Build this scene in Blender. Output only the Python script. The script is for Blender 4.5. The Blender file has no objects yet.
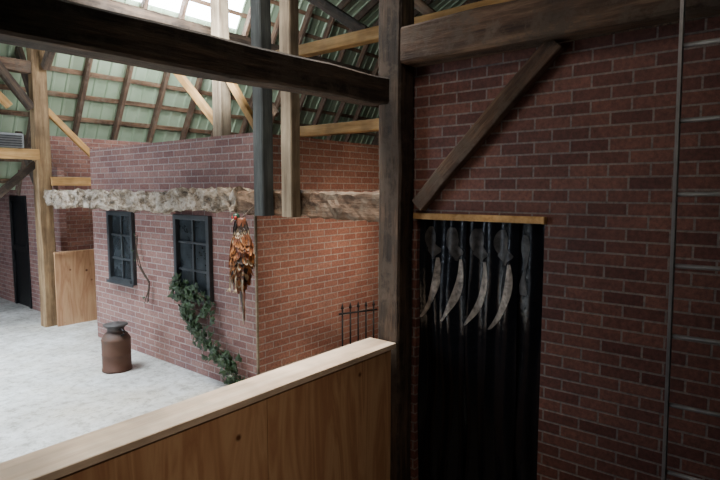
import bpy, bmesh, math, random
from mathutils import Vector, Matrix, noise
random.seed(4)
H=2.1
col=bpy.context.scene.collection

# ---------------------------------------------------------------- materials
def newmat(name):
    m=bpy.data.materials.new(name); m.use_nodes=True
    nt=m.node_tree; b=nt.nodes['Principled BSDF']; return m,nt,b
def N(nt,t,**k):
    n=nt.nodes.new(t)
    for a,v in k.items(): setattr(n,a,v)
    return n
def ramp(nt,fac,stops):
    r=N(nt,'ShaderNodeValToRGB'); e=r.color_ramp.elements
    while len(e)<len(stops): e.new(0.5)
    for i,(p,c) in enumerate(stops):
        e[i].position=p; e[i].color=(*c,1)
    nt.links.new(fac,r.inputs[0]); return r.outputs[0]
def mix(nt,a,b,fac,mode='MIX'):
    m=N(nt,'ShaderNodeMix',data_type='RGBA',blend_type=mode)
    for s,v in ((0,fac),(6,a),(7,b)):
        if hasattr(v,'links'): nt.links.new(v,m.inputs[s])
        elif isinstance(v,tuple): m.inputs[s].default_value=(*v,1)
        else: m.inputs[s].default_value=v
    return m.outputs[2]
def noisetex(nt,vec,scale,detail=4,rough=.6):
    n=N(nt,'ShaderNodeTexNoise'); n.inputs['Scale'].default_value=scale
    n.inputs['Detail'].default_value=detail; n.inputs['Roughness'].default_value=rough
    if vec: nt.links.new(vec,n.inputs['Vector'])
    return n.outputs['Fac']
def bump(nt,b,h,s,d=.01):
    n=N(nt,'ShaderNodeBump'); n.inputs['Strength'].default_value=s; n.inputs['Distance'].default_value=d
    nt.links.new(h,n.inputs['Height']); nt.links.new(n.outputs[0],b.inputs['Normal'])

def brick(name,axis,c1,c2,mortar,bw=.225,rh=.075,ms=.0068):
    m,nt,b=newmat(name)
    g=N(nt,'ShaderNodeNewGeometry'); s=N(nt,'ShaderNodeSeparateXYZ'); c=N(nt,'ShaderNodeCombineXYZ')
    nt.links.new(g.outputs['Position'],s.inputs[0])
    nt.links.new(s.outputs[axis],c.inputs[0]); nt.links.new(s.outputs['Z'],c.inputs[1])
    t=N(nt,'ShaderNodeTexBrick'); nt.links.new(c.outputs[0],t.inputs['Vector'])
    t.inputs['Scale'].default_value=1; t.inputs['Brick Width'].default_value=bw; t.inputs['Row Height'].default_value=rh
    t.inputs['Mortar Size'].default_value=ms; t.inputs['Mortar Smooth'].default_value=.3
    t.inputs['Color1'].default_value=(*c1,1); t.inputs['Color2'].default_value=(*c2,1); t.inputs['Mortar'].default_value=(*mortar,1)
    n1=noisetex(nt,g.outputs['Position'],1.3,3); n2=noisetex(nt,g.outputs['Position'],38,6,.75)
    k1=ramp(nt,n1,[(.3,(.72,.72,.76)),(.7,(1.12,1.06,1.0))]); k2=ramp(nt,n2,[(.35,(.60,.62,.64)),(.65,(1.18,1.16,1.14))])
    o=mix(nt,t.outputs['Color'],k1,1.0,'MULTIPLY'); o=mix(nt,o,k2,1.0,'MULTIPLY')
    nt.links.new(o,b.inputs['Base Color']); b.inputs['Roughness'].default_value=.7
    iv=N(nt,'ShaderNodeMath',operation='SUBTRACT'); iv.inputs[0].default_value=1; nt.links.new(t.outputs['Fac'],iv.inputs[1])
    bump(nt,b,iv.outputs[0],.7,.006)
    return m
def wood(name,dark,mid,light,bs=.5,rough=.75,stretch=.08,scale=14,blotch=None):
    m,nt,b=newmat(name)
    tc=N(nt,'ShaderNodeTexCoord'); mp=N(nt,'ShaderNodeMapping'); mp.inputs['Scale'].default_value=(stretch,1,1)
    oi=N(nt,'ShaderNodeObjectInfo'); ml=N(nt,'ShaderNodeMath',operation='MULTIPLY'); ml.inputs[1].default_value=37
    nt.links.new(oi.outputs['Random'],ml.inputs[0]); nt.links.new(ml.outputs[0],mp.inputs['Location'])
    nt.links.new(tc.outputs['Object'],mp.inputs[0])
    f=noisetex(nt,mp.outputs[0],scale,8,.72); f2=noisetex(nt,tc.outputs['Object'],2.2,3)
    c=ramp(nt,f,[(.36,dark),(.5,mid),(.64,light)])
    if blotch:
        f3=noisetex(nt,tc.outputs['Object'],6,8,.75)
        k3=ramp(nt,f3,[(.48,(0,0,0)),(.60,(1,1,1))]); c=mix(nt,c,blotch,k3)
    k=ramp(nt,f2,[(.3,(.6,.6,.6)),(.7,(1.25,1.25,1.25))])
    nt.links.new(mix(nt,c,k,1.0,'MULTIPLY'),b.inputs['Base Color']); b.inputs['Roughness'].default_value=rough
    bump(nt,b,f,bs,.02); return m
def plywood(name):
    m,nt,b=newmat(name)
    g=N(nt,'ShaderNodeNewGeometry'); mp=N(nt,'ShaderNodeMapping')
    mp.inputs['Scale'].default_value=(1,1,.12)
    nt.links.new(g.outputs['Position'],mp.inputs[0])
    d=N(nt,'ShaderNodeTexNoise'); d.inputs['Scale'].default_value=5; d.inputs['Detail'].default_value=5; d.inputs['Distortion'].default_value=1.5
    nt.links.new(mp.outputs[0],d.inputs['Vector'])
    w=N(nt,'ShaderNodeMath',operation='MULTIPLY'); w.inputs[1].default_value=9; nt.links.new(d.outputs['Fac'],w.inputs[0])
    fr=N(nt,'ShaderNodeMath',operation='PINGPONG'); fr.inputs[1].default_value=1; nt.links.new(w.outputs[0],fr.inputs[0])
    c=ramp(nt,fr.outputs[0],[(0,(.43,.22,.115)),(.5,(.52,.295,.155)),(1,(.59,.36,.20))])
    v=N(nt,'ShaderNodeTexVoronoi'); v.inputs['Scale'].default_value=4.5; nt.links.new(g.outputs['Position'],v.inputs['Vector'])
    kn=ramp(nt,v.outputs['Distance'],[(.05,(.25,.15,.1)),(.11,(1,1,1))])
    nt.links.new(mix(nt,c,kn,1.0,'MULTIPLY'),b.inputs['Base Color']); b.inputs['Roughness'].default_value=.5
    return m
def plain(name,c,rough=.6,metal=0,var=.25,scale=12):
    m,nt,b=newmat(name); tc=N(nt,'ShaderNodeTexCoord')
    f=noisetex(nt,tc.outputs['Object'],scale,4)
    nt.links.new(ramp(nt,f,[(.3,tuple(x*(1-var) for x in c)),(.7,tuple(min(1,x*(1+var)) for x in c))]),b.inputs['Base Color'])
    b.inputs['Roughness'].default_value=rough; b.inputs['Metallic'].default_value=metal; return m

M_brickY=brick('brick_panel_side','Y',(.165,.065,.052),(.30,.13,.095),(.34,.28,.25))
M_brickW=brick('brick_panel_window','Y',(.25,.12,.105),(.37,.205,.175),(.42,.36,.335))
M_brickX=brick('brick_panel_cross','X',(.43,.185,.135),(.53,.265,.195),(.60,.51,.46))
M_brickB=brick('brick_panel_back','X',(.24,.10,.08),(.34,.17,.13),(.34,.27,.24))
M_dark=wood('old_dark_timber',(.012,.008,.005),(.047,.030,.019),(.15,.095,.06),1.0,blotch=(.085,.06,.042))
M_brown=wood('brown_timber',(.035,.018,.011),(.10,.056,.034),(.22,.135,.082),1.0,blotch=(.12,.085,.06))
M_hewn=wood('hewn_brown_timber',(.05,.026,.014),(.17,.095,.052),(.30,.19,.115),1.0,blotch=(.21,.155,.105))
M_gold=wood('fresh_pine',(.42,.22,.07),(.58,.33,.12),(.68,.43,.19),.2)
M_postl=wood('post_pine',(.16,.095,.045),(.30,.19,.095),(.44,.30,.16),.4)
M_grey=wood('weathered_timber',(.05,.035,.022),(.26,.19,.125),(.60,.50,.39),1.0,.85,.5,13,blotch=(.52,.45,.37))
M_teal=wood('painted_timber',(.03,.035,.035),(.06,.07,.07),(.11,.12,.115),.4)
M_tan=wood('tan_timber',(.14,.10,.065),(.27,.21,.14),(.36,.29,.20),.3)
M_cap=wood('board_pine',(.58,.43,.30),(.70,.54,.40),(.78,.64,.50),.15,.4,.05,12)
M_boards=wood('walkway_boards',(.02,.014,.01),(.045,.03,.02),(.07,.05,.035),.4)
M_ply=plywood('plywood_panel'); 
M_black=plain('black_iron',(.02,.02,.022),.45,.6)
M_alu=plain('dull_aluminium',(.40,.37,.35),.5,.4,.2)
M_frame=plain('dark_window_frame',(.03,.034,.038),.5)
M_white=plain('white_enamel',(.30,.31,.31),.5,0,.15)

def concrete():
    m,nt,b=newmat('concrete'); g=N(nt,'ShaderNodeNewGeometry')
    f=noisetex(nt,g.outputs['Position'],.9,12,.72); f2=noisetex(nt,g.outputs['Position'],10,10,.8)
    f3=noisetex(nt,g.outputs['Position'],.6,5,.6)
    c=ramp(nt,f,[(.36,(.33,.325,.30)),(.5,(.48,.48,.46)),(.64,(.66,.68,.68))])
    c=mix(nt,c,(.50,.45,.36),ramp(nt,f3,[(.50,(0,0,0)),(.66,(.6,.6,.6))]))
    k=ramp(nt,f2,[(.40,(.58,.57,.53)),(.52,(1.05,1.05,1.05))])
    nt.links.new(mix(nt,c,k,1.0,'MULTIPLY'),b.inputs['Base Color'])
    nt.links.new(ramp(nt,f,[(.4,(.7,.7,.7)),(.6,(.38,.38,.38))]),b.inputs['Roughness']); bump(nt,b,f2,.3,.015)
    return m
M_conc=concrete()
def roofm():
    m,nt,b=newmat('green_metal_roof'); g=N(nt,'ShaderNodeNewGeometry')
    f=noisetex(nt,g.outputs['Position'],1.2,4)
    nt.links.new(ramp(nt,f,[(.3,(.25,.34,.22)),(.7,(.40,.48,.35))]),b.inputs['Base Color'])
    b.inputs['Roughness'].default_value=.45; b.inputs['Metallic'].default_value=.1; return m
M_roof=roofm()
def emis(name,c,s):
    m,nt,b=newmat(name); b.inputs['Emission Color'].default_value=(*c,1); b.inputs['Emission Strength'].default_value=s
    b.inputs['Base Color'].default_value=(.8,.8,.8,1); return m

# ---------------------------------------------------------------- geometry helpers
def obj_from_bm(name,bm,mat,parent=None,smooth=False):
    me=bpy.data.meshes.new(name); bm.normal_update(); bm.to_mesh(me); bm.free()
    if smooth:
        for p in me.polygons: p.use_smooth=True
    for m in (mat if isinstance(mat,list) else [mat]): me.materials.append(m)
    o=bpy.data.objects.new(name,me); col.objects.link(o)
    if parent: o.parent=parent
    return o
def addbox(bm,x0,x1,y0,y1,z0,z1):
    v=[bm.verts.new((x,y,z)) for x in (x0,x1) for y in (y0,y1) for z in (z0,z1)]
    for q in ((0,1,3,2),(4,6,7,5),(0,4,5,1),(2,3,7,6),(0,2,6,4),(1,5,7,3)): bm.faces.new([v[i] for i in q])
def boxes(name,lst,mat,parent=None,bev=0):
    bm=bmesh.new()
    for b in lst: addbox(bm,*b)
    bmesh.ops.recalc_face_normals(bm,faces=bm.faces)
    o=obj_from_bm(name,bm,mat,parent)
    if bev:
        md=o.modifiers.new('bevel','BEVEL'); md.width=bev; md.segments=2
    return o
def beam(name,p0,p1,w,h,mat,rough=.006,parent=None,up=(0,0,1)):
    """hewn timber from p0 to p1, local X is the grain"""
    p0=Vector(p0); p1=Vector(p1); d=p1-p0; L=d.length; d.normalize()
    up=Vector(up)
    if abs(d.dot(up))>.95: up=Vector((1,0,0))
    s=up.cross(d).normalized(); u=d.cross(s).normalized()
    bm=bmesh.new(); n=max(2,int(L/.035)) if rough>.012 else max(2,int(L/.15)); K=6 if rough>.012 else 2
    ring=[]
    c=min(w,h)*.08
    for i in range(K): ring.append((-w/2+c+(w-2*c)*i/(K-1),-h/2))
    for i in range(K): ring.append((w/2,-h/2+c+(h-2*c)*i/(K-1)))
    for i in range(K): ring.append((w/2-c-(w-2*c)*i/(K-1),h/2))
    for i in range(K): ring.append((-w/2,h/2-c-(h-2*c)*i/(K-1)))
    off=Vector((random.random()*50,random.random()*50,0)); prev=None
    for i in range(n+1):
        x=L*i/n; vs=[]
        for (a,b) in ring:
            q=Vector((x,a,b)); nv=noise.noise_vector(q*(11 if rough>.012 else 3)+off)*rough
            if rough>.012: nv+=noise.noise_vector(q*27+off)*rough*.5
            nv2=noise.noise_vector(Vector((x*1.2,0,0))+off)*rough
            vs.append(bm.verts.new((x,a+nv.y+nv2.y,b+nv.z+nv2.z)))
        if prev:
            for j in range(len(ring)):
                k=(j+1)%len(ring); bm.faces.new((prev[j],prev[k],vs[k],vs[j]))
        else: bm.faces.new(vs[::-1])
        prev=vs
    bm.faces.new(prev)
    bmesh.ops.recalc_face_normals(bm,faces=bm.faces)
    o=obj_from_bm(name,bm,mat,parent)
    M=Matrix((d,s,u)).transposed().to_4x4(); M.translation=p0; o.matrix_world=M
    return o
def tube(name,pts,r,mat,parent=None,seg=8):
    P=[Vector(p) for p in pts]; bm=bmesh.new(); prev=None
    for i,p in enumerate(P):
        d=(P[min(i+1,len(P)-1)]-P[max(i-1,0)]).normalized()
        a=Vector((0,0,1)) if abs(d.z)<.9 else Vector((1,0,0))
        s=d.cross(a).normalized(); u=s.cross(d)
        ring=[bm.verts.new(p+(s*math.cos(2*math.pi*k/seg)+u*math.sin(2*math.pi*k/seg))*r) for k in range(seg)]
        if prev:
            for k in range(seg): bm.faces.new((prev[k],prev[(k+1)%seg],ring[(k+1)%seg],ring[k]))
        else: bm.faces.new(ring[::-1])
        prev=ring
    bm.faces.new(prev); bmesh.ops.recalc_face_normals(bm,faces=bm.faces)
    return obj_from_bm(name,bm,mat,parent,True)
def empty(name,loc=(0,0,0)):
    e=bpy.data.objects.new(name,None); e.empty_display_size=.1; e.location=loc; col.objects.link(e); return e

# ---------------------------------------------------------------- shell
ZW=-.34   # the walkway on the near side of the rail lies two steps lower
boxes('floor',[(-8,13,2.35,13.5,-.1,0),(3.52,13,-4,2.35,-.1,0)],M_conc)
boxes('floor_walkway',[(-3,3.52,-3.5+.14*k,-3.5+.14*k+.135,ZW-.04,ZW) for k in range(41)]+[(-3,3.52,2.24,2.305,ZW-.04,ZW)],M_boards)
X0=3.4
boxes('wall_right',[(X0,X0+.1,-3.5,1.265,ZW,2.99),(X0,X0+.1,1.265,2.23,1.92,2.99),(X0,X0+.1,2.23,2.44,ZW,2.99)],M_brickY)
boxes('door_header_trim',[(X0-.05,X0-.002,1.25,2.235,1.885,1.93)],M_gold,bev=.004)
# brick-clad room inside the barn
W=3.5; YC=4.22; YE=7.72; ZT=2.66
win=[(4.93,5.62),(6.56,7.22)]; wz=(.88,1.82)
segs=[(W,W+.1,YC,win[0][0],0,ZT),(W,W+.1,win[0][1],win[1][0],0,ZT),(W,W+.1,win[1][1],YE,0,ZT)]
for a,b in win: segs+= [(W,W+.1,a,b,0,wz[0]),(W,W+.1,a,b,wz[1],ZT)]
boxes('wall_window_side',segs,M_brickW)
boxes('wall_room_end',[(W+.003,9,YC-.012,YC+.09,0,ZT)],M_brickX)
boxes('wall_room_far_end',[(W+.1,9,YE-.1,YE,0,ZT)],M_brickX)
boxes('trim_corner',[(W-.012,W+.012,YC-.022,YC-.001,0,1.86)],M_tan)
# distant walls
boxes('wall_entrance',[(3.62,3.72,9.12,10.45,0,2.45),(3.62,3.72,10.45,11.25,2.0,2.45),(3.62,3.72,11.25,13,0,2.45)],M_brickW)
boxes('wall_back',[(3.75,9,9.8,9.9,0,3.0)],M_brickB)
boxes('door_1',[(3.64,3.68,10.46,11.24,0,1.99),(3.60,3.64,10.46,10.54,0,1.99),(3.60,3.64,11.16,11.24,0,1.99),(3.60,3.64,10.54,11.16,1.9,1.99),(3.60,3.64,10.54,11.16,1.0,1.1)],M_black,bev=.01)
boxes('wall_eave',[(-8,13,12.9,13,0,2.4)],M_brown)
boxes('wall_gable',[(12.9,13,-4,13,0,9)],M_brown)

# roof -----------------------------------------------------------
def roof():
    bm=bmesh.new()
    prof=[(10.95,2.1),(8.6,6.15),(2,9.6),(-4.2,6.15)]
    rows=[]; x=-8
    while x<13:                      # trapezoidal ribs every 23 cm
        for dx,dz in ((0,0),(.17,0),(.185,.028),(.215,.028)):
            rows.append([bm.verts.new((x+dx,y-dz*.8,z-dz*.6)) for y,z in prof])
        x+=.23
    for a,b in zip(rows,rows[1:]):
        for j in range(3): bm.faces.new((a[j],a[j+1],b[j+1],b[j]))
    return obj_from_bm('ceiling_roof_panels',bm,M_roof)
roof()
p=empty('roof_rafters')
nrm=Vector((0,-.865,-.5))
for i in range(24):
    x=-5+i*.72
    a=Vector((x,10.95,2.1))+nrm*.18; b=Vector((x,8.6,6.15))+nrm*.18
    beam('rafter_%d'%i,a,b,.07,.12,M_brown,.004,p)
    beam('rafter_upper_%d'%i,b,Vector((x,2,9.45)),.07,.14,M_dark,.004,p)
p=empty('roof_purlins')
for i in range(11):
    t=(i+.5)/11; q=Vector((0,10.95,2.1)).lerp(Vector((0,8.6,6.15)),t)+nrm*.06
    beam('purlin_%d'%i,(-8,q.y,q.z),(13,q.y,q.z),.03,.08,M_hewn,.003,p,up=(0,.5,-.865))
# translucent skylight sheets let into the steep roof slope
M_sky=emis('translucent_sheet',(.82,.90,1),32)
E0=Vector((0,10.95,2.1)); E1=Vector((0,8.6,6.15))
for (xa,xb,ta,tb) in ((4.9,7.1,.80,.985),(2.3,3.5,.82,.985)):
    bm=bmesh.new()
    c=[E0.lerp(E1,t)+nrm*k+Vector((x,0,0)) for k in (.034,.044) for x in (xa,xb) for t in (ta,tb)]
    v=[bm.verts.new(q) for q in c]
    for q in ((0,1,3,2),(4,6,7,5),(0,4,5,1),(2,3,7,6),(0,2,6,4),(1,5,7,3)): bm.faces.new([v[i] for i in q])
    bmesh.ops.recalc_face_normals(bm,faces=bm.faces)
    obj_from_bm('roof_skylight',bm,M_sky)

# ---------------------------------------------------------------- main timbers
beam('timber_post',(3.29,2.35,ZW),(3.29,2.35,4.9),.2,.185,M_dark,.009)
beam('tie_beam',(-1.2,2.52,2.765),(3.17,2.41,2.80),.17,.19,M_dark,.009)
beam('wall_plate_beam',(3.28,2.24,3.11),(3.28,-3.5,3.11),.2,.25,M_brown,.009)
beam('knee_brace',(3.32,2.17,1.99),(3.32,1.20,2.98),.08,.11,M_brown,.006)
beam('hewn_beam',(3.37,2.46,1.975),(3.37,4.2,1.975),.20,.215,M_hewn,.02)
beam('hewn_beam',(3.37,4.2,1.975),(3.37,8.84,1.975),.20,.20,M_grey,.055)
beam('barn_post',(3.2,3.725,1.87),(3.2,3.725,6),.13,.13,M_teal,.005)
beam('barn_post',(3.2,3.375,1.87),(3.2,3.375,6),.13,.11,M_tan,.005)
fr=empty('barn_timber_frame')
beam('post_end',(3.35,8.98,0),(3.35,8.98,5.3),.2,.2,M_postl,.008,fr)
beam('purlin_beam_high',(5,.5,3.85),(5,6.63,3.85),.14,.14,M_gold,.004,fr)
beam('purlin_beam_low',(5,1,2.84),(5,5.2,2.84),.14,.13,M_gold,.004,fr)
beam('post_pine',(5,6.73,2.62),(5,6.73,6.9),.2,.2,M_tan,.004,fr)
beam('brace_1',(5,6.8,3.05),(5,8.13,4.2),.09,.11,M_gold,.004,fr)
beam('brace_2',(5,6.62,3.8),(5,5.9,2.9),.09,.10,M_gold,.004,fr)
beam('brace_3',(3.44,8.95,3.3),(4.15,8.95,2.6),.07,.09,M_gold,.004,fr)
beam('plank',(3.42,8.84,2.23),(4.7,8.84,2.23),.05,.13,M_gold,.004,fr)
beam('girt',(1.2,8.85,2.62),(3.26,8.85,2.62),.10,.15,M_gold,.004,fr)
beam('brace_4',(3.24,8.95,3.3),(2.5,8.95,4.3),.10,.12,M_dark,.005,fr)
beam('brace_5',(2.95,8.95,3.3),(2.3,8.95,4.0),.08,.1,M_gold,.004,fr)
beam('brace_6',(3.36,9.1,2.1),(3.36,9.9,3.0),.10,.12,M_dark,.005,fr)
beam('brace_7',(3.36,9.0,3.2),(3.36,9.7,4.3),.10,.12,M_dark,.005,fr)
beam('brace_8',(3.26,9.0,2.5),(2.45,9.0,1.75),.08,.10,M_dark,.005,fr)
beam('cross_beam_1',(-2,7.2,4.45),(9,7.2,4.45),.2,.22,M_dark,.008,fr)
beam('cross_beam_2',(3.4,2.6,4.8),(3.4,9.2,4.8),.18,.2,M_dark,.008,fr)
beam('cross_beam_3',(-2,9,3.9),(3.3,9,3.9),.16,.18,M_brown,.008,fr)
beam('brace_9',(5,5.2,4.7),(5,4.0,3.9),.1,.12,M_dark,.005,fr)
beam('brace_10',(3.4,8.8,3.9),(3.4,7.9,4.75),.1,.12,M_dark,.005,fr)
beam('brace_11',(6.5,8.6,4.9),(6.5,7.2,3.4),.08,.1,M_hewn,.005,fr)
beam('brace_12',(5,3.9,4.6),(5,3.1,3.9),.08,.1,M_hewn,.005,fr)
boxes('plywood_partition',[(3.38,5,8.77,8.80,0,1.12),(3.38,5,8.75,8.82,1.12,1.15)],M_ply)
# louvred vent box resting on the girt
e=empty('ventilation_box')
vb=[(2.56,3.06,8.80,8.815,2.705,2.90),(2.56,3.06,8.88,8.895,2.705,2.90),(2.56,2.575,8.815,8.88,2.705,2.90),(3.045,3.06,8.815,8.88,2.705,2.90),(2.56,3.06,8.8,8.895,2.90,2.91)]
boxes('case',vb,M_white,e,.003)
boxes('louvres',[(2.59,3.03,8.78,8.798,2.725+.035*k,2.737+.035*k) for k in range(5)],M_frame,e)

# half wall with board cap
boxes('half_wall',[(-1.6,1.98,2.31,2.46,ZW,.935),(1.984,3.185,2.31,2.46,ZW,.935)],M_ply)
beam('half_wall_cap',(-1.6,2.385,.958),(3.18,2.385,.958),.245,.04,M_cap,.0015)

# ---------------------------------------------------------------- windows
for i,(a,b) in enumerate(win):
    e=empty('window_%d'%(i+1))
    f=.055; z0,z1=wz; L=[(W-.05,W+.06,a,a+f,z0,z1),(W-.05,W+.06,b-f,b,z0,z1),(W-.05,W+.06,a+f,b-f,z1-f,z1),(W-.06,W+.06,a+f,b-f,z0,z0+f)]
    m=(a+b)/2; L.append((W-.02,W+.03,m-.015,m+.015,z0+f,z1-f))
    for k in (1,2):
        z=z0+(z1-z0)*k/3; L+= [(W-.02,W+.03,a+f,m-.015,z-.013,z+.013),(W-.02,W+.03,m+.015,b-f,z-.013,z+.013)]
    boxes('frame',L,M_frame,e,.004)
    boxes('sill',[(W-.075,W-.062,a-.02,b+.02,z0-.02,z0+.02)],M_frame,e,.004)
    boxes('glass',[(W+.005,W+.01,a+f,b-f,z0+f,z1-f)],plain('dirty_glass_%d'%i,(.03,.036,.04),.2,0,.6,5),e)

# ---------------------------------------------------------------- plastic strip curtain
e=empty('plastic_strip_curtain')
m,nt,b=newmat('black_plastic'); b.inputs['Base Color'].default_value=(.008,.009,.012,1); b.inputs['Roughness'].default_value=.24
tc=N(nt,'ShaderNodeTexCoord'); f=noisetex(nt,tc.outputs['Object'],7,3); bump(nt,b,f,.4,.02); M_pl=m
M_glint=plain('pale_reflection',(.36,.32,.28),.45,0,.7,22)  # reflections on the glossy plastic, put in as pale colour
M_mark=plain('faint_gleam_mark',(.055,.052,.05),.4,0,.9,16)  # for the faint marks and the gleam painted on the first strip
ns=5; y0,y1=1.27,2.225; sw=(y1-y0)/ns
def curt_x(s,u,z):
    r=(1.90-z)/1.88*40
    return X0+.05-.018*(s%2)+.012*math.sin(u*9+s*2+.6*math.sin(r*.17+s))+.010*math.sin(r*.23+s*1.7+u*3)*min(1,max(0,r)/6)
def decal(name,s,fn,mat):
    """flat decal following the strip; fn(t)->(u_left,u_right,z)"""
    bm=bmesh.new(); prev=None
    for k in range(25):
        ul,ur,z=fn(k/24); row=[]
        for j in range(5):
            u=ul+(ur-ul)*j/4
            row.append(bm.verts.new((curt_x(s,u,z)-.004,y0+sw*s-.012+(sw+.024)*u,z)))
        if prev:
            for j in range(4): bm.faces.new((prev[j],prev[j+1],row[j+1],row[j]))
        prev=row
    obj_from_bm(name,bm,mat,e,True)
for s in range(ns):
    bm=bmesh.new(); g=[]; C=14; R=44
    for r in range(R+1):
        z=1.90-(1.89-ZW)*r/R
        g.append([bm.verts.new((curt_x(s,c/C,z),y0+sw*s-.012+(sw+.024)*c/C,z)) for c in range(C+1)])
    for r in range(R):
        for c in range(C): bm.faces.new((g[r][c],g[r][c+1],g[r+1][c+1],g[r+1][c]))
    obj_from_bm('strip_%d'%(s+1),bm,M_pl,e,True)
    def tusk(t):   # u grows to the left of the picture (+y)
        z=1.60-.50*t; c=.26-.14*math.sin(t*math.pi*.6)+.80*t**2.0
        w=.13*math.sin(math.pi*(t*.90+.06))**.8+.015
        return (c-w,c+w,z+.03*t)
    if s>0: decal('tusk_reflection_%d'%(s+1),s,tusk,M_glint)  # curved reflection painted onto the strip as a decal
    def hilt(t): # cross-shaped guard above each tusk
        z=1.72-.13*t; w=.05+.22*math.sin(math.pi*t)**3; return (.40-w,.40+w,z)
    def face(t):
        z=1.83-.17*t; c=.50; w=.30*math.sin(math.pi*(t*.9+.05))**.5
        return (c-w*.6,c+w,z)
    if s>0: decal('upper_mark_%d'%(s+1),s,face,M_mark); decal('guard_mark_%d'%(s+1),s,hilt,M_mark)  # faint paler shapes above the painted reflection
    else: decal('upper_mark_1',0,lambda t:(.60-.06*math.sin(t*7),.80+.06*math.sin(t*9),1.80-.40*t),M_mark)  # gleam on the first strip, put in as paler colour

# ---------------------------------------------------------------- ladder
e=empty('ladder',(2.88,.44,ZW))
LH=4.5; off=(.02+.05-ZW)%.335
boxes('rail_left',[(-.02,.02,-.003,.003,0,LH),(-.02,-.017,-.012,-.003,0,LH),(.017,.02,-.012,-.003,0,LH)],M_alu,e)
o=boxes('rail_right',[(-.02,.02,-.003,.003,0,LH),(-.02,-.017,.003,.012,0,LH),(.017,.02,.003,.012,0,LH)],M_alu,e); o.location=(0,-.42,0)
for k in range(13): tube('rung_%d'%(k+1),[(0,0,off+.335*k),(0,-.42,off+.335*k)],.011,M_alu,e)
e.rotation_euler=(-.012,0,0)
# ---------------------------------------------------------------- milk can
def lathe(name,prof,mat,parent,seg=40):
    bm=bmesh.new(); rings=[]
    for r,z in prof: rings.append([bm.verts.new((r*math.cos(2*math.pi*i/seg),r*math.sin(2*math.pi*i/seg),z)) for i in range(seg)])
    for a,b in zip(rings,rings[1:]):
        for i in range(seg): bm.faces.new((a[i],a[(i+1)%seg],b[(i+1)%seg],b[i]))
    bm.faces.new(rings[0][::-1]); bm.faces.new(rings[-1])
    return obj_from_bm(name,bm,mat,parent,True)
m,nt,b=newmat('rusty_can'); tc=N(nt,'ShaderNodeTexCoord'); s=N(nt,'ShaderNodeSeparateXYZ'); nt.links.new(tc.outputs['Object'],s.inputs[0])
f=noisetex(nt,tc.outputs['Object'],9,5); ad=N(nt,'ShaderNodeMath',operation='MULTIPLY_ADD'); ad.inputs[1].default_value=.35
nt.links.new(f,ad.inputs[0]); nt.links.new(s.outputs['Z'],ad.inputs[2])
nt.links.new(ramp(nt,ad.outputs[0],[(.15,(.075,.03,.016)),(.55,(.11,.052,.03)),(.68,(.055,.048,.045))]),b.inputs['Base Color'])
b.inputs['Roughness'].default_value=.65; b.inputs['Metallic'].default_value=.15
e=empty('milk_can',(2.98,6.12,0))
lathe('body',[(.15,0),(.165,.004),(.165,.03),(.158,.035),(.158,.19),(.162,.2),(.158,.21),(.158,.36),(.163,.37),(.155,.385),(.13,.43),(.10,.455),(.092,.475),(.092,.50),(.11,.515),(.115,.525)],m,e)
lathe('lid',[(.118,.527),(.135,.532),(.135,.545),(.10,.555),(.04,.56),(.035,.57)],m,e)
for sgn in (-1,1):
    tube('handle_%d'%(sgn+2),[(0,sgn*.13,.43),(0,sgn*.185,.45),(0,sgn*.195,.49),(0,sgn*.15,.505),(0,sgn*.095,.49)],.010,M_black,e)
# ---------------------------------------------------------------- iron fence
e=empty('iron_fence')
for k in range(5):
    x=4.25+.09*k; y=3.72-.035*k
    tube('bar_%d'%k,[(x,y,0),(x,y,.83)],.009,M_black,e)
    o=lathe('finial_%d'%k,[(.004,0),(.017,.015),(.012,.035),(.001,.075)],M_black,e,10); o.location=(x,y,.83)
for z in (.79,.15): tube('rail_%d'%int(z*100),[(4.21,3.735,z),(4.65,3.565,z)],.010,M_black,e)
# ---------------------------------------------------------------- vines
def leafmesh(bm,c,s,rot):
    pts=[(0,0),(.45,-.1),(.5,.35),(.28,.45),(.0,1.0),(-.28,.45),(-.5,.35),(-.45,-.1)]
    vs=[bm.verts.new(c+rot@Vector((a*s,0.12*s*abs(a)*2,b*s))) for a,b in pts]
    mid=bm.verts.new(c+rot@Vector((0,-.06*s,.4*s)))
    for i in range(8): bm.faces.new((vs[i],vs[(i+1)%8],mid))
M_leaf=plain('ivy_leaf',(.022,.046,.014),.5,0,.7,20); M_stem=plain('vine_stem',(.07,.045,.03),.8)
def vine(name,path,count,size,spread):
    e=empty(name); P=[Vector(q) for q in path]
    pts=[]
    for a,b in zip(P,P[1:]):
        for i in range(6):
            q=a.lerp(b,i/6); pts.append(q+noise.noise_vector(q*6)*.03)
    for k in range(3):
        tube('stem_%d'%k,[q+Vector((-.01*k,.02*math.sin(i*.6+k*2),.02*math.cos(i*.5+k))) for i,q in enumerate(pts)],.007,M_stem,e)
    bm=bmesh.new()
    for i in range(count):
        q=random.choice(pts); c=q+Vector((-abs(random.gauss(0,.03))-.01,random.gauss(0,spread),random.gauss(0,spread)))
        c.x=min(c.x,W-.045); c.z=max(c.z,.05)
        rot=Matrix.Rotation(random.uniform(-.7,.7),3,'Z')@Matrix.Rotation(-math.pi/2,3,'Z')@Matrix.Rotation(random.uniform(-.6,.6),3,'X')@Matrix.Rotation(random.uniform(-3,3),3,'Y')
        leafmesh(bm,c,size*random.uniform(.6,1.2),rot)
    obj_from_bm('leaves',bm,M_leaf,e)
vine('ivy_vine',[(3.42,5.50,1.02),(3.42,5.3,.86),(3.42,5.22,.62),(3.42,4.95,.45),(3.42,4.68,.36),(3.42,4.50,.22),(3.42,4.36,.04)],380,.08,.065)
vine('ivy_vine',[(3.43,5.55,1.0),(3.43,5.3,.95),(3.43,5.0,.95),(3.43,4.85,.66)],130,.07,.055)
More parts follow.
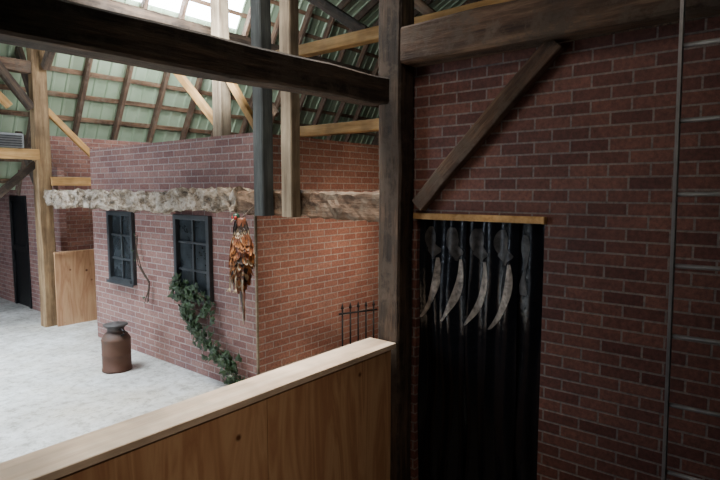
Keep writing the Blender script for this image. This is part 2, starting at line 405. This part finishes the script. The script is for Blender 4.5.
vine('dry_vine',[(3.45,6.45,1.5),(3.45,6.37,1.15),(3.45,6.15,.95),(3.45,6.25,.7)],12,.035,.05)
# ---------------------------------------------------------------- hanging pheasant (hung by the neck, tail down)
F=[plain('feather_copper',(.38,.15,.05),.5,0,.4,30),plain('feather_rust',(.20,.065,.028),.5,0,.4,30),plain('feather_cream',(.45,.35,.23),.6,0,.3,30),plain('feather_dark',(.035,.022,.016),.5,0,.4,30)]
M_head=plain('pheasant_head_green',(.02,.06,.04),.35); M_wat=plain('wattle_red',(.45,.03,.02),.6)
e=empty('hanging_pheasant',(3.08,3.91,.97))
def prof(z):   # half width at height z (0 tail tip .. .88 neck)
    if z<.30: return .012+.03*z/.30
    if z<.76: return .042+.072*math.sin(math.pi*min(1,(z-.30)/.50))**.7
    return .07-.16*(z-.76)
def bodyc(z): return .015*math.sin(z*7)
bm=bmesh.new(); rings=[]
for i in range(31):
    z=.25+.63*i/30; w=prof(z); rings.append([bm.verts.new((w*.75*math.cos(a*math.pi/9),bodyc(z)+w*math.sin(a*math.pi/9),z)) for a in range(18)])
for a,b_ in zip(rings,rings[1:]):
    for j in range(18): bm.faces.new((a[j],a[(j+1)%18],b_[(j+1)%18],b_[j]))
bm.faces.new(rings[0][::-1]); bm.faces.new(rings[-1]); obj_from_bm('body',bm,F[1],e,True)
def feather(bm,root,d,side,L,wd,mi,curl=.1):
    d=d.normalized(); side=side.normalized(); n=d.cross(side); prev=None
    for k in range(6):
        t=k/5; w=wd*math.sin(math.pi*(.12+.80*t))**.8; c=root+d*L*t+n*curl*L*t*t
        a,m_,b_=bm.verts.new(c-side*w),bm.verts.new(c-n*w*.3),bm.verts.new(c+side*w)
        if prev:
            for q in ((prev[0],prev[1],m_,a),(prev[1],prev[2],b_,m_)): bm.faces.new(q).material_index=mi
        prev=(a,m_,b_)
bm=bmesh.new()
for i in range(520):
    z=random.uniform(.26,.86); a=random.uniform(0,2*math.pi); w=prof(z)
    o=Vector((math.cos(a),math.sin(a),0)); root=Vector((w*.75*o.x,bodyc(z)+w*o.y,z))
    r=random.random(); mi=0 if r<.5 else 1 if r<.74 else 2 if r<.84 else 3
    if z>.76: mi=2 if z<.80 else 3
    feather(bm,root,Vector((o.x*.2,o.y*.2,-1)),Vector((-o.y,o.x,0)),random.uniform(.05,.08),random.uniform(.015,.024),mi,.12)
for sg in (-1,1):                       # drooping wings
    for i in range(16):
        t=i/15; root=Vector((-.04,sg*(.07+.01*t),.70-.20*t))
        feather(bm,root,Vector((-.1,sg*(.12-.16*t),-1)),Vector((.2,1,0)),.20+.08*t,.022,(0,3,1,2)[i%4],.05)
for i in range(14):                     # long barred tail
    feather(bm,Vector((random.uniform(-.02,.02),random.uniform(-.03,.03),.34)),Vector((random.uniform(-.03,.03),random.uniform(-.08,.08),-1)),Vector((random.uniform(-.4,.4),1,0)),random.uniform(.22,.44),.014,(0,1,3,2)[i%4],.03)
obj_from_bm('plumage',bm,F,e)
def ell(name,c,r,mat):
    bm=bmesh.new(); bmesh.ops.create_uvsphere(bm,u_segments=16,v_segments=10,radius=1)
    for v in bm.verts: v.co=Vector((v.co.x*r[0],v.co.y*r[1],v.co.z*r[2]))+Vector(c)
    return obj_from_bm(name,bm,mat,e,True)
ell('head',(-.03,.02,.885),(.034,.030,.036),M_head); ell('wattle',(-.055,.037,.88),(.014,.012,.018),M_wat); ell('wattle_far',(-.055,.0,.88),(.014,.012,.018),M_wat)
tube('beak',[(-.055,.02,.87),(-.075,.02,.86),(-.09,.02,.843)],.006,F[2],e)
tube('cord',[(0,0,.87),(.05,0,.90),(.12,.01,.95),(.17,.01,.98)],.006,M_stem,e)
for sg in (-1,1):
    tube('leg_%d'%(sg+2),[(-.06,sg*.03,.42),(-.10,sg*.04,.34),(-.10,sg*.045,.25)],.006,F[2],e)
    for q in (-.025,0,.025): tube('toe_%d_%d'%(sg+2,int(q*1000)+30),[(-.10,sg*.045,.25),(-.115,sg*.045+q,.215)],.004,F[2],e)
# ---------------------------------------------------------------- cables
tube('electric_cable',[(3.1,3.2,4.0),(3.05,3.05,3.75),(3.1,2.8,3.6),(3.2,2.6,3.5),(3.28,2.47,3.5)],.008,M_black)
# ---------------------------------------------------------------- lights
def area(name,loc,tgt,sx,sy,e,c,spread=180):
    l=bpy.data.lights.new(name,'AREA'); l.shape='RECTANGLE'; l.size=sx; l.size_y=sy; l.energy=e; l.color=c; l.spread=math.radians(spread)
    o=bpy.data.objects.new(name,l); o.location=loc; o.rotation_euler=(Vector(tgt)-Vector(loc)).to_track_quat('-Z','Y').to_euler(); col.objects.link(o)
area('daylight_barn_door',(-5,8,3.0),(2.2,8,.4),3,3,140,(.72,.83,1),100)
area('daylight_skylight',(.7,6.8,6.2),(.8,7.4,0),1.8,3,450,(.84,.92,1),70)
area('rail_cap_fill',(2.6,3.6,6.0),(2.5,3.0,0),.8,1.2,75,(1,.95,.88),50)  # added light, no opening above; brightens the board cap
area('roof_fill',(4,6.2,4.3),(6,9.6,5.4),1.5,1.5,170,(.95,.98,1),150)  # added light without a fixture, brightens the roof panels
area('roof_glare_fill',(5.2,7.4,5.3),(5.8,9.2,5.6),.8,.8,150,(.9,.95,1),140)  # added light close to the roof, makes a bright patch on it
area('warm_aisle_lamp',(4.4,2.7,1.5),(4.9,4.2,1.2),.3,.3,7,(1,.80,.62),110)
area('wall_fill',(.2,1.2,4.4),(3.4,2.0,2.6),1,1,4.5,(1,.86,.76),75)  # added light, unseen source; lifts the brick near the knee brace
area('half_wall_fill',(.9,-.6,2.9),(1.6,2.3,.4),.4,.4,4,(1,.82,.66),70)  # added light, no lamp hangs here; lifts the plywood of the half wall
w=bpy.data.worlds.new('world'); bpy.context.scene.world=w; w.use_nodes=True
w.node_tree.nodes['Background'].inputs[0].default_value=(.6,.68,.8,1); w.node_tree.nodes['Background'].inputs[1].default_value=.02

cam=bpy.data.cameras.new('camera'); cam.lens=27.05; cam.sensor_width=36
o=bpy.data.objects.new('camera',cam); o.location=(0,0,H); o.rotation_euler=(math.radians(84.7),0,math.radians(-50.7)); col.objects.link(o)
bpy.context.scene.camera=o
